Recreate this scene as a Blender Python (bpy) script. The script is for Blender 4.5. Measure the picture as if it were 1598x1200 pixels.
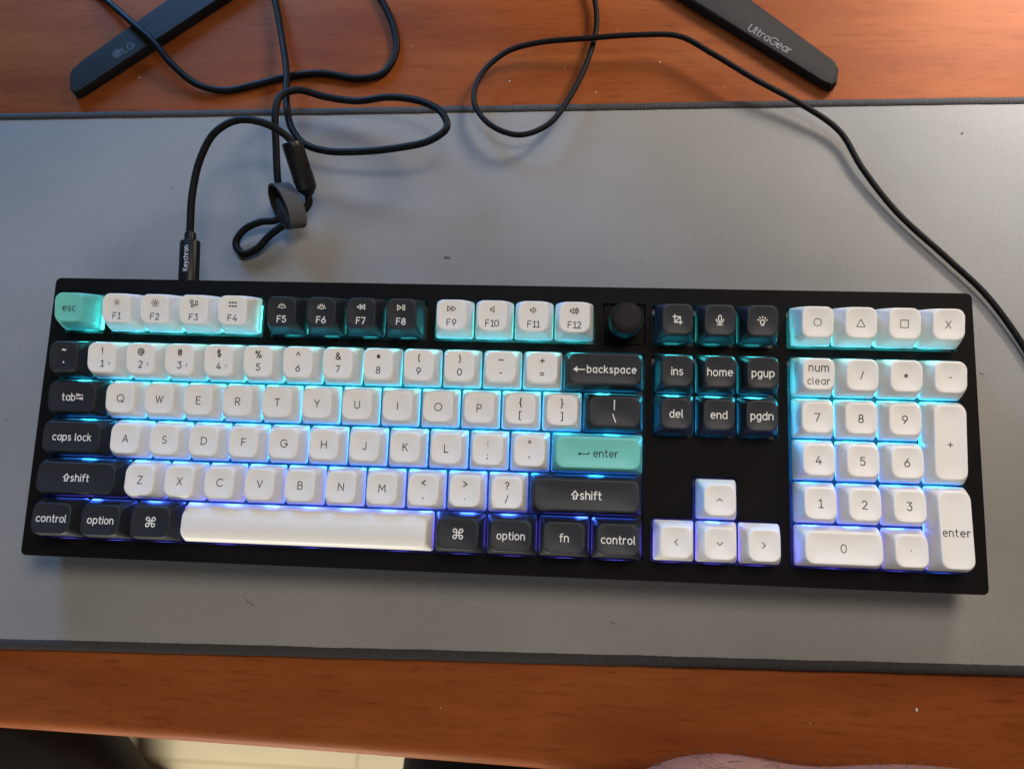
import bpy, bmesh, math, random
from mathutils import Vector, Matrix, noise
random.seed(7)
S = bpy.context.scene
for o in list(bpy.data.objects):
    bpy.data.objects.remove(o)
MM = 0.001
R = math.radians

# ------------------------------------------------------------------ camera
cam = bpy.data.cameras.new('camera')
cam.sensor_width = 36.0
cam.lens = 1203.4 / 1598 * 36
cam.clip_start = 0.01
cam.clip_end = 20
cam.dof.use_dof = True
cam.dof.focus_distance = 0.372
cam.dof.aperture_fstop = 22
co = bpy.data.objects.new('camera', cam)
S.collection.objects.link(co)
RC = Matrix(((0.99754127, -0.02542939, 0.06530511), (0.04054586, 0.96946957, -0.24183628), (-0.05716157, 0.24388952, 0.96811696)))
co.matrix_world = Matrix.Translation((0.033289, -0.068964, 0.383196)) @ RC.to_4x4()
S.camera = co

# ------------------------------------------------------------------ light
W = bpy.data.worlds.new('World')
S.world = W
W.use_nodes = True
W.node_tree.nodes['Background'].inputs[0].default_value = (0.92, 0.95, 1.0, 1)
W.node_tree.nodes['Background'].inputs[1].default_value = 0.045


def area(name, loc, aim, size, power, col, size_y=None, spread=180):
    l = bpy.data.lights.new(name, 'AREA')
    l.energy = power
    l.color = col
    l.size = size
    if size_y:
        l.shape = 'RECTANGLE'
        l.size_y = size_y
    l.spread = R(spread)
    o = bpy.data.objects.new(name, l)
    S.collection.objects.link(o)
    o.location = loc
    o.rotation_euler = (Vector(aim) - Vector(loc)).to_track_quat('-Z', 'Y').to_euler()
    return o


area('window_light', (-0.55, 0.95, 0.38), (-0.18, 0.08, 0), 0.36, 16, (0.20, 0.49, 1.0))
area('far_lamp_light', (0.36, 0.98, 0.52), (0.15, 0.1, 0), 0.26, 2.2, (1.0, 0.90, 0.78))
area('ceiling_light', (0.45, 0.62, 1.75), (0.02, -0.05, 0), 0.75, 22, (1.0, 0.87, 0.74))
area('side_light', (0.9, 0.5, 1.5), (0.02, -0.05, 0), 0.6, 2.0, (1.0, 0.87, 0.74))
area('room_light', (0.30, -1.3, 1.5), (0.05, -0.1, 0), 0.6, 5, (1.0, 0.84, 0.66))
area('cool_fill_light', (-0.5, -0.9, 0.8), (-0.1, -0.1, 0), 0.4, 2.2, (0.72, 0.86, 1.0))  # weak cool fill added from the front left, stands for no real opening
area('floor_fill_light', (-0.45, -1.35, -0.22), (-0.40, -0.30, -0.735), 0.5, 32, (1.0, 0.93, 0.76))  # low fill added only to brighten the floor below desk level


def spot(name, loc, aim, power, col, cone, soft):
    sl = bpy.data.lights.new(name, 'SPOT')
    sl.energy = power
    sl.color = col
    sl.spot_size = R(cone)
    sl.spot_blend = 1.0
    sl.shadow_soft_size = soft
    so = bpy.data.objects.new(name, sl)
    S.collection.objects.link(so)
    so.location = loc
    so.rotation_euler = (Vector(aim) - Vector(loc)).to_track_quat('-Z', 'Y').to_euler()


spot('warm_fill_light', (0.40, 0.56, 0.36), (0.08, 0.20, 0), 20, (1.0, 0.86, 0.72), 62, 0.10)  # added warm spot that lifts the back of the mat, no actual lamp
spot('bright_patch_light', (0.56, 0.62, 0.44), (0.39, 0.30, 0), 68, (1.0, 0.95, 0.88), 36, 0.04)  # narrow spot added to make the bright pool at the back right
S.view_settings.view_transform = 'Standard'
S.view_settings.look = 'None'
S.view_settings.exposure = 0.0
S.view_settings.gamma = 1.0
S.cycles.max_bounces = 8
S.cycles.use_denoising = True


# ------------------------------------------------------------------ materials
def mat(name, col, rough=0.5, spec=0.5, **kw):
    m = bpy.data.materials.new(name)
    m.use_nodes = True
    b = m.node_tree.nodes['Principled BSDF']
    b.inputs['Base Color'].default_value = (*col, 1)
    b.inputs['Roughness'].default_value = rough
    b.inputs['Specular IOR Level'].default_value = spec
    for k, v in kw.items():
        b.inputs[k.replace('_', ' ')].default_value = v
    return m


def nodes(m):
    nt = m.node_tree
    return nt, nt.nodes['Principled BSDF'], nt.nodes.new, nt.links.new


def tex_noise(m, scale, detail=3, vec=None, rough=0.5):
    nt, b, N, L = nodes(m)
    t = N('ShaderNodeTexNoise')
    t.inputs['Scale'].default_value = scale
    t.inputs['Detail'].default_value = detail
    t.inputs['Roughness'].default_value = rough
    if vec is None:
        tc = N('ShaderNodeTexCoord')
        vec = tc.outputs['Object']
    L(vec, t.inputs['Vector'])
    return t


def ramp(m, fac, stops):
    nt, b, N, L = nodes(m)
    r = N('ShaderNodeValToRGB')
    els = r.color_ramp.elements
    while len(els) < len(stops):
        els.new(0.5)
    for e, (p, c) in zip(els, stops):
        e.position = p
        e.color = (*c, 1)
    L(fac, r.inputs[0])
    return r


def bump(m, height, strength, dist):
    nt, b, N, L = nodes(m)
    n = N('ShaderNodeBump')
    n.inputs['Strength'].default_value = strength
    n.inputs['Distance'].default_value = dist
    L(height, n.inputs['Height'])
    L(n.outputs[0], b.inputs['Normal'])
    return n


def grainy(m, scale, strength, dist):
    t = tex_noise(m, scale, 2)
    bump(m, t.outputs['Fac'], strength, dist)
    return m


def mapped(m, scale):
    nt, b, N, L = nodes(m)
    tc = N('ShaderNodeTexCoord')
    mp = N('ShaderNodeMapping')
    mp.inputs['Scale'].default_value = scale
    L(tc.outputs['Object'], mp.inputs[0])
    return mp.outputs[0]


def mixc(m, a, bcol, fac, mode='MIX'):
    nt, b, N, L = nodes(m)
    x = N('ShaderNodeMix')
    x.data_type = 'RGBA'
    x.blend_type = mode
    for k, v in ((6, a), (7, bcol)):
        if isinstance(v, tuple):
            x.inputs[k].default_value = (*v, 1)
        else:
            L(v, x.inputs[k])
    if isinstance(fac, float):
        x.inputs[0].default_value = fac
    else:
        L(fac, x.inputs[0])
    return x.outputs[2]


M = {}
M['white'] = grainy(mat('white_plastic', (0.715, 0.71, 0.70), 0.46, 0.35), 2600, 0.10, 0.0002)
M['dark'] = grainy(mat('charcoal_plastic', (0.017, 0.0195, 0.026), 0.48, 0.3), 2600, 0.10, 0.0002)
M['teal'] = grainy(mat('mint_plastic', (0.14, 0.51, 0.455), 0.46, 0.4), 2600, 0.10, 0.0002)
M['ink'] = mat('grey_legend', (0.018, 0.018, 0.021), 0.6, 0.2)
M['pale_ink'] = mat('pale_grey_legend', (0.36, 0.37, 0.40), 0.55, 0.3)
M['white_ink'] = mat('white_legend', (0.72, 0.71, 0.69), 0.55, 0.3)
M['case'] = grainy(mat('black_metal', (0.0045, 0.004, 0.004), 0.6, 0.07), 5200, 0.18, 0.0002)
M['plate'] = mat('switch_plate', (0.012, 0.012, 0.014), 0.4, 0.5)
M['knob'] = mat('knob_metal', (0.0075, 0.007, 0.0068), 0.5, 0.12)
M['rubber'] = grainy(mat('black_rubber', (0.008, 0.008, 0.009), 0.5, 0.4), 3000, 0.15, 0.0002)
M['cable'] = grainy(mat('black_cable', (0.0055, 0.0055, 0.0058), 0.55, 0.10), 2500, 0.2, 0.0003)
M['gloss'] = mat('glossy_black_plastic', (0.005, 0.005, 0.006), 0.36, 0.25)
M['mark'] = mat('grey_print', (0.17, 0.165, 0.17), 0.6, 0.2)
M['dimmark'] = mat('dim_grey_print', (0.062, 0.06, 0.064), 0.6, 0.2)
M['plug_print'] = mat('grey_plug_print', (0.42, 0.42, 0.43), 0.6, 0.2)
M['stand'] = mat('charcoal_stand', (0.016, 0.015, 0.0155), 0.6, 0.1)
_t = tex_noise(M['stand'], 1500, 2)
bump(M['stand'], _t.outputs['Fac'], 0.35, 0.0004)

# mat fabric
m = M['fabric'] = mat('grey_cloth', (0.3, 0.29, 0.28), 0.75, 0.25)
a = tex_noise(m, 7, 4)
c = ramp(m, a.outputs['Fac'], [(0.3, (0.168, 0.165, 0.159)), (0.7, (0.215, 0.210, 0.202))])
f = tex_noise(m, 900, 3)
fr = ramp(m, f.outputs['Fac'], [(0.3, (0.92, 0.92, 0.92)), (0.7, (1.07, 1.07, 1.07))])
cc = mixc(m, c.outputs[0], fr.outputs[0], 1.0, 'MULTIPLY')
sp = tex_noise(m, 210, 1)
sr = ramp(m, sp.outputs['Fac'], [(0.81, (0, 0, 0)), (0.84, (1, 1, 1))])
cc = mixc(m, cc, (0.055, 0.052, 0.05), sr.outputs[0])
nodes(m)[3](cc, nodes(m)[1].inputs['Base Color'])
w = tex_noise(m, 1700, 2)
bump(m, w.outputs['Fac'], 0.22, 0.0003)

# stitched border
m = M['stitch'] = mat('dark_grey_thread', (0.05, 0.05, 0.052), 0.7, 0.3)
nt, b, N, L = nodes(m)
wv = N('ShaderNodeTexWave')
wv.bands_direction = 'X'
wv.inputs['Scale'].default_value = 330
wv.inputs['Distortion'].default_value = 1.2
wv.inputs['Detail'].default_value = 1
tc = N('ShaderNodeTexCoord')
L(tc.outputs['Object'], wv.inputs[0])
c = ramp(m, wv.outputs['Fac'], [(0.1, (0.020, 0.020, 0.021)), (0.9, (0.052, 0.051, 0.052))])
L(c.outputs[0], b.inputs['Base Color'])
bump(m, wv.outputs['Fac'], 0.7, 0.0006)

# cherry wood laminate
m = M['wood'] = mat('cherry_wood', (0.2, 0.07, 0.02), 0.5, 0.06)
v = mapped(m, (2.2, 16, 5))
a = tex_noise(m, 2.2, 6, v, 0.6)
c = ramp(m, a.outputs['Fac'], [(0.25, (0.142, 0.033, 0.0085)), (0.5, (0.198, 0.051, 0.0122)), (0.75, (0.245, 0.072, 0.0185))])
v2 = mapped(m, (16, 150, 30))
d = tex_noise(m, 3.0, 4, v2, 0.7)
dr = ramp(m, d.outputs['Fac'], [(0.28, (0.60, 0.55, 0.52)), (0.46, (1, 1, 1)), (0.8, (1.06, 1.06, 1.06))])
cc = mixc(m, c.outputs[0], dr.outputs[0], 0.85, 'MULTIPLY')
v3 = mapped(m, (38, 120, 30))
e = tex_noise(m, 2.0, 1, v3)
er = ramp(m, e.outputs['Fac'], [(0.70, (0, 0, 0)), (0.80, (0.5, 0.5, 0.5))])
cc = mixc(m, cc, (0.095, 0.026, 0.008), er.outputs[0])
nodes(m)[3](cc, nodes(m)[1].inputs['Base Color'])
bump(m, d.outputs['Fac'], 0.06, 0.0004)

# floor
m = M['floor'] = mat('beige_floor', (0.62, 0.52, 0.33), 0.45, 0.4)
nt, b, N, L = nodes(m)
br = N('ShaderNodeTexBrick')
br.offset = 0.0
br.inputs['Color1'].default_value = (0.63, 0.55, 0.40, 1)
br.inputs['Color2'].default_value = (0.60, 0.52, 0.375, 1)
br.inputs['Mortar'].default_value = (0.53, 0.45, 0.31, 1)
br.inputs['Scale'].default_value = 1
br.inputs['Mortar Size'].default_value = 0.003
br.inputs['Brick Width'].default_value = 0.33
br.inputs['Row Height'].default_value = 0.33
tc = N('ShaderNodeTexCoord')
L(tc.outputs['Object'], br.inputs[0])
a = tex_noise(m, 5, 4)
ar = ramp(m, a.outputs['Fac'], [(0.3, (0.9, 0.9, 0.9)), (0.7, (1.05, 1.05, 1.05))])
L(mixc(m, br.outputs[0], ar.outputs[0], 1.0, 'MULTIPLY'), b.inputs['Base Color'])

# strap webbing
m = M['strap'] = mat('grey_hook_and_loop', (0.16, 0.16, 0.165), 0.85, 0.2)
nt, b, N, L = nodes(m)
wv = N('ShaderNodeTexWave')
wv.bands_direction = 'X'
wv.inputs['Scale'].default_value = 560
wv.inputs['Distortion'].default_value = 2.0
tc = N('ShaderNodeTexCoord')
L(tc.outputs['UV'], wv.inputs[0])
wv.inputs['Scale'].default_value = 7.5
c = ramp(m, wv.outputs['Fac'], [(0.1, (0.042, 0.042, 0.044)), (0.9, (0.082, 0.082, 0.086))])
L(c.outputs[0], b.inputs['Base Color'])
bump(m, wv.outputs['Fac'], 0.6, 0.0004)

# skin, hair, cloth
m = M['skin'] = mat('skin', (0.45, 0.27, 0.21), 0.5, 0.4, Subsurface_Weight=0.12, Subsurface_Scale=0.004)
a = tex_noise(m, 60, 4)
c = ramp(m, a.outputs['Fac'], [(0.3, (0.31, 0.145, 0.105)), (0.7, (0.40, 0.205, 0.155))])
nodes(m)[3](c.outputs[0], nodes(m)[1].inputs['Base Color'])
M['hair'] = mat('dark_body_hair', (0.03, 0.018, 0.012), 0.5)
M['shorts'] = grainy(mat('black_cloth', (0.010, 0.010, 0.011), 0.85, 0.2), 900, 0.3, 0.0005)
M['chair'] = grainy(mat('dark_brown_upholstery', (0.022, 0.014, 0.008), 0.6, 0.4), 700, 0.3, 0.0006)
M['dust'] = mat('pale_dust', (0.62, 0.55, 0.48), 0.8, 0.2)
M['screen'] = mat('dark_screen', (0.01, 0.01, 0.012), 0.3, 0.5)

# backlight: every lamp under the keys has the colour of its row
m = M['led'] = bpy.data.materials.new('led_backlight')
m.use_nodes = True
nt = m.node_tree
nt.nodes.remove(nt.nodes['Principled BSDF'])
em = nt.nodes.new('ShaderNodeEmission')
nt.links.new(em.outputs[0], nt.nodes['Material Output'].inputs[0])
at = nt.nodes.new('ShaderNodeAttribute')
at.attribute_name = 'led_colour'
nt.links.new(at.outputs['Color'], em.inputs[0])
em.inputs[1].default_value = 1.05


# ------------------------------------------------------------------ object helpers
def link(name, bm, mt, parent=None, smooth=False, label=None, ang=None):
    me = bpy.data.meshes.new(name)
    bm.to_mesh(me)
    bm.free()
    for q in (mt if isinstance(mt, (list, tuple)) else [mt]):
        me.materials.append(q)
    if smooth:
        me.shade_smooth()
        if ang:
            me.set_sharp_from_angle(angle=R(ang))
    o = bpy.data.objects.new(name, me)
    S.collection.objects.link(o)
    if parent:
        o.parent = parent
    if label:
        o['label'] = label
    return o


def tag(o, label, cat, group=None, kind=None):
    o['label'] = label
    o['category'] = cat
    if group:
        o['group'] = group
    if kind:
        o['kind'] = kind
    return o


def empty(name, loc=(0, 0, 0), rot=(0, 0, 0)):
    o = bpy.data.objects.new(name, None)
    o.empty_display_size = 0.02
    S.collection.objects.link(o)
    o.location = loc
    o.rotation_euler = rot
    return o


def box(bm, x0, x1, y0, y1, z0, z1):
    v = [bm.verts.new(p) for p in ((x0, y0, z0), (x1, y0, z0), (x1, y1, z0), (x0, y1, z0), (x0, y0, z1), (x1, y0, z1), (x1, y1, z1), (x0, y1, z1))]
    for f in ((3, 2, 1, 0), (4, 5, 6, 7), (0, 1, 5, 4), (1, 2, 6, 5), (2, 3, 7, 6), (3, 0, 4, 7)):
        bm.faces.new([v[i] for i in f])


def loft(bm, loops, cap0=True, cap1=True, mi=0):
    rows = [[bm.verts.new(p) for p in lp] for lp in loops]
    n = len(rows[0])
    for a, b in zip(rows, rows[1:]):
        for i in range(n):
            f = bm.faces.new((a[i], a[(i + 1) % n], b[(i + 1) % n], b[i]))
            f.material_index = mi
    if cap0:
        bm.faces.new(rows[0][::-1]).material_index = mi
    if cap1:
        bm.faces.new(rows[-1]).material_index = mi
    return rows


def rrect(hx, hy, r, n=6, cx=0.0, cy=0.0):
    r = min(r, hx * 0.999, hy * 0.999)
    out = []
    for sx, sy, a0 in ((1, -1, -90), (1, 1, 0), (-1, 1, 90), (-1, -1, 180)):
        for i in range(n + 1):
            a = R(a0 + 90 * i / n)
            out.append((cx + sx * (hx - r) + r * math.cos(a), cy + sy * (hy - r) + r * math.sin(a)))
    return out


def catmull(pts, step=1.2):
    pts = [Vector(p) for p in pts]
    P = [2 * pts[0] - pts[1]] + pts + [2 * pts[-1] - pts[-2]]
    out = []
    for i in range(1, len(P) - 2):
        p0, p1, p2, p3 = P[i - 1:i + 3]
        n = max(2, int((p2 - p1).length / step))
        t1 = max((p1 - p0).length, 1e-6) ** 0.5
        t2 = max((p2 - p1).length, 1e-6) ** 0.5
        t3 = max((p3 - p2).length, 1e-6) ** 0.5
        m1 = (p1 - p0) / t1 - (p2 - p0) / (t1 + t2) + (p2 - p1) / t2
        m2 = (p2 - p1) / t2 - (p3 - p1) / (t2 + t3) + (p3 - p2) / t3
        m1 *= t2
        m2 *= t2
        for k in range(n):
            t = k / n
            out.append((2 * t**3 - 3 * t**2 + 1) * p1 + (t**3 - 2 * t**2 + t) * m1 + (-2 * t**3 + 3 * t**2) * p2 + (t**3 - t**2) * m2)
    out.append(pts[-1])
    return out


def tube(bm, pts, rad, n=12, scale=MM, mi=0):
    """sweep circles (rad may be a function of 0..1) along pts given in mm"""
    up = Vector((0, 0, 1))
    loops = []
    nn = None
    for i, p in enumerate(pts):
        t = (pts[min(i + 1, len(pts) - 1)] - pts[max(i - 1, 0)]).normalized()
        if nn is None:
            nn = t.cross(up)
            if nn.length < 1e-3:
                nn = t.cross(Vector((1, 0, 0)))
        nn = (nn - t * nn.dot(t)).normalized()
        bb = t.cross(nn)
        r = rad(i / (len(pts) - 1)) if callable(rad) else rad
        loops.append([(p + nn * (r * math.cos(2 * math.pi * k / n)) + bb * (r * math.sin(2 * math.pi * k / n))) * scale for k in range(n)])
    loft(bm, loops, mi=mi)


def lathe_axis(bm, p0, p1, prof, n=24, flat=1.0):
    """prof: (distance along axis from p0 in mm, radius in mm)"""
    p0, p1 = Vector(p0), Vector(p1)
    t = (p1 - p0).normalized()
    a = t.cross(Vector((0, 0, 1))).normalized()
    b = a.cross(t)
    loft(bm, [[(p0 + t * d + a * (r * math.cos(2 * math.pi * k / n)) + b * (r * flat * math.sin(2 * math.pi * k / n))) * MM for k in range(n)] for d, r in prof])


# ------------------------------------------------------------------ stroke lettering
# each glyph: advance, then strokes; a stroke is a list of points (x,y) or arcs (cx,cy,rx,ry,a0,a1); cap height 1
A_ = lambda *q: tuple(q)
G = {
 'A': (.76, [[(0, 0), (.38, 1), (.76, 0)], [(.13, .34), (.63, .34)]]),
 'B': (.62, [[(0, 0), (0, 1), (.3, 1), (.32, .76, .24, .24, 90, -90), (0, .52)], [(.05, .52), (.33, .26, .28, .26, 90, -90), (0, 0)]]),
 'C': (.78, [[(.5, .5, .48, .5, 45, 315)]]),
 'D': (.74, [[(0, 0), (0, 1), (.26, 1), (.26, .5, .48, .5, 90, -90), (0, 0)]]),
 'E': (.56, [[(.56, 1), (0, 1), (0, 0), (.56, 0)], [(0, .52), (.48, .52)]]),
 'F': (.54, [[(.54, 1), (0, 1), (0, 0)], [(0, .52), (.46, .52)]]),
 'G': (.84, [[(.5, .5, .48, .5, 45, 352), (.975, .46), (.55, .46)]]),
 'H': (.70, [[(0, 0), (0, 1)], [(.7, 0), (.7, 1)], [(0, .52), (.7, .52)]]),
 'I': (.0, [[(0, 0), (0, 1)]]),
 'J': (.42, [[(.42, 1), (.42, .26), (.2, .26, .22, .26, 0, -150)]]),
 'K': (.62, [[(0, 0), (0, 1)], [(.58, 1), (.03, .42)], [(.2, .60), (.64, 0)]]),
 'L': (.52, [[(0, 1), (0, 0), (.52, 0)]]),
 'M': (.88, [[(0, 0), (.06, 1), (.44, .28), (.82, 1), (.88, 0)]]),
 'N': (.70, [[(0, 0), (0, 1), (.7, 0), (.7, 1)]]),
 'O': (.98, [[(.49, .5, .49, .5, 90, 450)]]),
 'P': (.58, [[(0, 0), (0, 1), (.3, 1), (.3, .73, .28, .27, 90, -90), (0, .46)]]),
 'Q': (.98, [[(.49, .5, .49, .5, 90, 450)], [(.62, .26), (.90, -.06)]]),
 'R': (.60, [[(0, 0), (0, 1), (.3, 1), (.3, .73, .28, .27, 90, -90), (0, .46)], [(.3, .46), (.60, 0)]]),
 'S': (.56, [[(.28, .75, .25, .25, 30, 270), (.28, .25, .27, .25, 90, -150)]]),
 'T': (.66, [[(0, 1), (.66, 1)], [(.33, 1), (.33, 0)]]),
 'U': (.66, [[(0, 1), (0, .33), (.33, .33, .33, .33, 180, 360), (.66, 1)]]),
 'V': (.70, [[(0, 1), (.35, 0), (.7, 1)]]),
 'W': (1.04, [[(0, 1), (.27, 0), (.52, .95), (.77, 0), (1.04, 1)]]),
 'X': (.66, [[(0, 1), (.66, 0)], [(.66, 1), (0, 0)]]),
 'Y': (.68, [[(0, 1), (.34, .46), (.68, 1)], [(.34, .46), (.34, 0)]]),
 'Z': (.62, [[(0, 1), (.62, 1), (0, 0), (.62, 0)]]),
 'a': (.52, [[(.27, .35, .26, .35, 60, 300)], [(.52, .7), (.52, 0)]]),
 'b': (.52, [[(0, 1), (0, 0)], [(.26, .35, .27, .35, 130, -130)]]),
 'c': (.46, [[(.29, .35, .28, .35, 50, 310)]]),
 'd': (.52, [[(.26, .35, .26, .35, 50, 310)], [(.52, 1), (.52, 0)]]),
 'e': (.54, [[(.02, .37), (.54, .37), (.28, .35, .27, .35, 4, 310)]]),
 'f': (.34, [[(.40, .98), (.28, .80, .14, .19, 80, 180), (.14, 0)], [(0, .66), (.36, .66)]]),
 'g': (.52, [[(.26, .35, .26, .35, 50, 310)], [(.52, .7), (.52, .0), (.26, -.02, .26, .27, 0, -140)]]),
 'h': (.50, [[(0, 1), (0, 0)], [(0, .42), (.25, .42, .25, .28, 180, 0), (.5, 0)]]),
 'i': (.0, [[(0, .7), (0, 0)], [(0, .97), (0, .93)]]),
 'k': (.46, [[(0, 1), (0, 0)], [(.42, .7), (.02, .28)], [(.14, .42), (.47, 0)]]),
 'l': (.06, [[(0, 1), (0, .12), (.1, .12, .1, .12, 180, 260)]]),
 'm': (.84, [[(0, .7), (0, 0)], [(0, .46), (.21, .46, .21, .24, 180, 0), (.42, 0)], [(.42, .46), (.63, .46, .21, .24, 180, 0), (.84, 0)]]),
 'n': (.50, [[(0, .7), (0, 0)], [(0, .42), (.25, .42, .25, .28, 180, 0), (.5, 0)]]),
 'o': (.56, [[(.28, .35, .28, .35, 90, 450)]]),
 'p': (.52, [[(0, .7), (0, -.28)], [(.26, .35, .27, .35, 130, -130)]]),
 'r': (.32, [[(0, .7), (0, 0)], [(0, .40), (.24, .40, .24, .29, 180, 70)]]),
 's': (.42, [[(.21, .525, .18, .175, 35, 270), (.21, .175, .20, .175, 90, -145)]]),
 't': (.34, [[(.13, .95), (.13, .18), (.29, .18, .16, .18, 180, 280)], [(0, .66), (.34, .66)]]),
 'u': (.50, [[(0, .7), (0, .28), (.25, .28, .25, .28, 180, 360)], [(.5, .7), (.5, 0)]]),
 'y': (.50, [[(0, .7), (.26, .02)], [(.5, .7), (.2, -.12), (.06, -.27)]]),
 '0': (.64, [[(.32, .5, .32, .5, 90, 450)]]),
 '1': (.30, [[(0, .82), (.26, 1), (.26, 0)], [(0, 0), (.5, 0)]]),
 '2': (.58, [[(.28, .71, .27, .29, 165, -30), (0, 0), (.58, 0)]]),
 '3': (.56, [[(.02, 1), (.52, 1), (.24, .62), (.26, .31, .29, .31, 90, -155)]]),
 '4': (.66, [[(.40, 1), (0, .28), (.66, .28)], [(.48, .56), (.48, 0)]]),
 '5': (.56, [[(.50, 1), (.08, 1), (.04, .55), (.26, .32, .29, .32, 120, -150)]]),
 '6': (.60, [[(.44, 1), (.06, .44)], [(.30, .31, .30, .31, 90, 450)]]),
 '7': (.58, [[(0, 1), (.58, 1), (.18, 0)]]),
 '8': (.58, [[(.29, .76, .23, .24, 90, 450)], [(.29, .26, .29, .26, 90, 450)]]),
 '9': (.60, [[(.30, .69, .30, .31, 90, 450)], [(.54, .54), (.16, 0)]]),
 '!': (.0, [[(0, 1), (0, .32)], [(0, .06), (0, .0)]]),
 '@': (1.0, [[(.5, .45, .20, .20, 0, 360)], [(.70, .66), (.70, .36), (.83, .40, .13, .16, 190, 350), (.5, .45, .48, .52, 0, 300)]]),
 '#': (.66, [[(.22, 1), (.12, 0)], [(.54, 1), (.44, 0)], [(.02, .66), (.66, .66)], [(0, .34), (.64, .34)]]),
 '$': (.56, [[(.28, .71, .25, .21, 30, 270), (.28, .29, .27, .21, 90, -150)], [(.28, 1.1), (.28, -.1)]]),
 '%': (.86, [[(.16, .80, .16, .18, 90, 450)], [(.70, .18, .16, .18, 90, 450)], [(.68, 1), (.18, 0)]]),
 '^': (.5, [[(0, .5), (.25, .95), (.5, .5)]]),
 '&': (.70, [[(.70, 0), (.12, .70), (.29, .80, .18, .20, 190, -20), (.08, .40), (.26, .24, .25, .24, 150, 290), (.66, .44)]]),
 '*': (.44, [[(.22, .88), (.22, .32)], [(.0, .74), (.44, .46)], [(.0, .46), (.44, .74)]]),
 '(': (.22, [[(.5, .5, .46, .72, 130, 230)]]),
 ')': (.22, [[(-.28, .5, .46, .72, 50, -50)]]),
 '_': (.66, [[(0, .5), (.66, .5)]]),
 '-': (.32, [[(0, .5), (.32, .5)]]),
 '+': (.56, [[(0, .5), (.56, .5)], [(.28, .78), (.28, .22)]]),
 '=': (.54, [[(0, .64), (.54, .64)], [(0, .34), (.54, .34)]]),
 '{': (.26, [[(.26, 1.1), (.14, .98), (.14, .62), (.02, .5), (.14, .38), (.14, .02), (.26, -.1)]]),
 '}': (.26, [[(0, 1.1), (.12, .98), (.12, .62), (.24, .5), (.12, .38), (.12, .02), (0, -.1)]]),
 '[': (.22, [[(.22, 1.05), (0, 1.05), (0, -.05), (.22, -.05)]]),
 ']': (.22, [[(0, 1.05), (.22, 1.05), (.22, -.05), (0, -.05)]]),
 '|': (.0, [[(0, 1.1), (0, -.1)]]),
 '\\': (.36, [[(0, 1.0), (.36, .0)]]),
 '/': (.40, [[(.40, 1.05), (0, -.05)]]),
 ':': (.0, [[(0, .72), (0, .66)], [(0, .26), (0, .20)]]),
 ';': (.06, [[(.04, .72), (.04, .66)], [(.05, .26), (0, .06)]]),
 '"': (.24, [[(0, 1), (0, .68)], [(.24, 1), (.24, .68)]]),
 "'": (.0, [[(0, .7), (0, .38)]]),
 '<': (.5, [[(.5, .86), (0, .5), (.5, .14)]]),
 '>': (.5, [[(0, .86), (.5, .5), (0, .14)]]),
 ',': (.06, [[(.06, .30), (0, .06)]]),
 '.': (.0, [[(0, .34), (0, .28)]]),
 '?': (.46, [[(.22, .75, .22, .25, 165, -60), (.22, .44), (.22, .28)], [(.22, .06), (.22, .0)]]),
 '~': (.60, [[(0, .46), (.16, .58), (.42, .42), (.60, .54)]]),
 '`': (.14, [[(0, .62), (.13, .44)]]),
 ' ': (.14, []),
}
SUN = [[(.5 + .40 * math.cos(R(k)), .5 + .40 * math.sin(R(k))), (.5 + .44 * math.cos(R(k)), .5 + .44 * math.sin(R(k)))] for k in range(0, 360, 45)]
SUN2 = [[(.5 + .34 * math.cos(R(k)), .5 + .34 * math.sin(R(k))), (.5 + .56 * math.cos(R(k)), .5 + .56 * math.sin(R(k)))] for k in range(0, 360, 45)]
RAYS = [[(.6 + .42 * math.cos(R(k)), .12 + .42 * math.sin(R(k))), (.6 + .62 * math.cos(R(k)), .12 + .62 * math.sin(R(k)))] for k in (10, 42, 74, 106, 138, 170)]
SPK = [[(0, .36), (.2, .36), (.46, .12), (.46, .88), (.2, .64), (0, .64), (0, .36)]]
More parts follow.
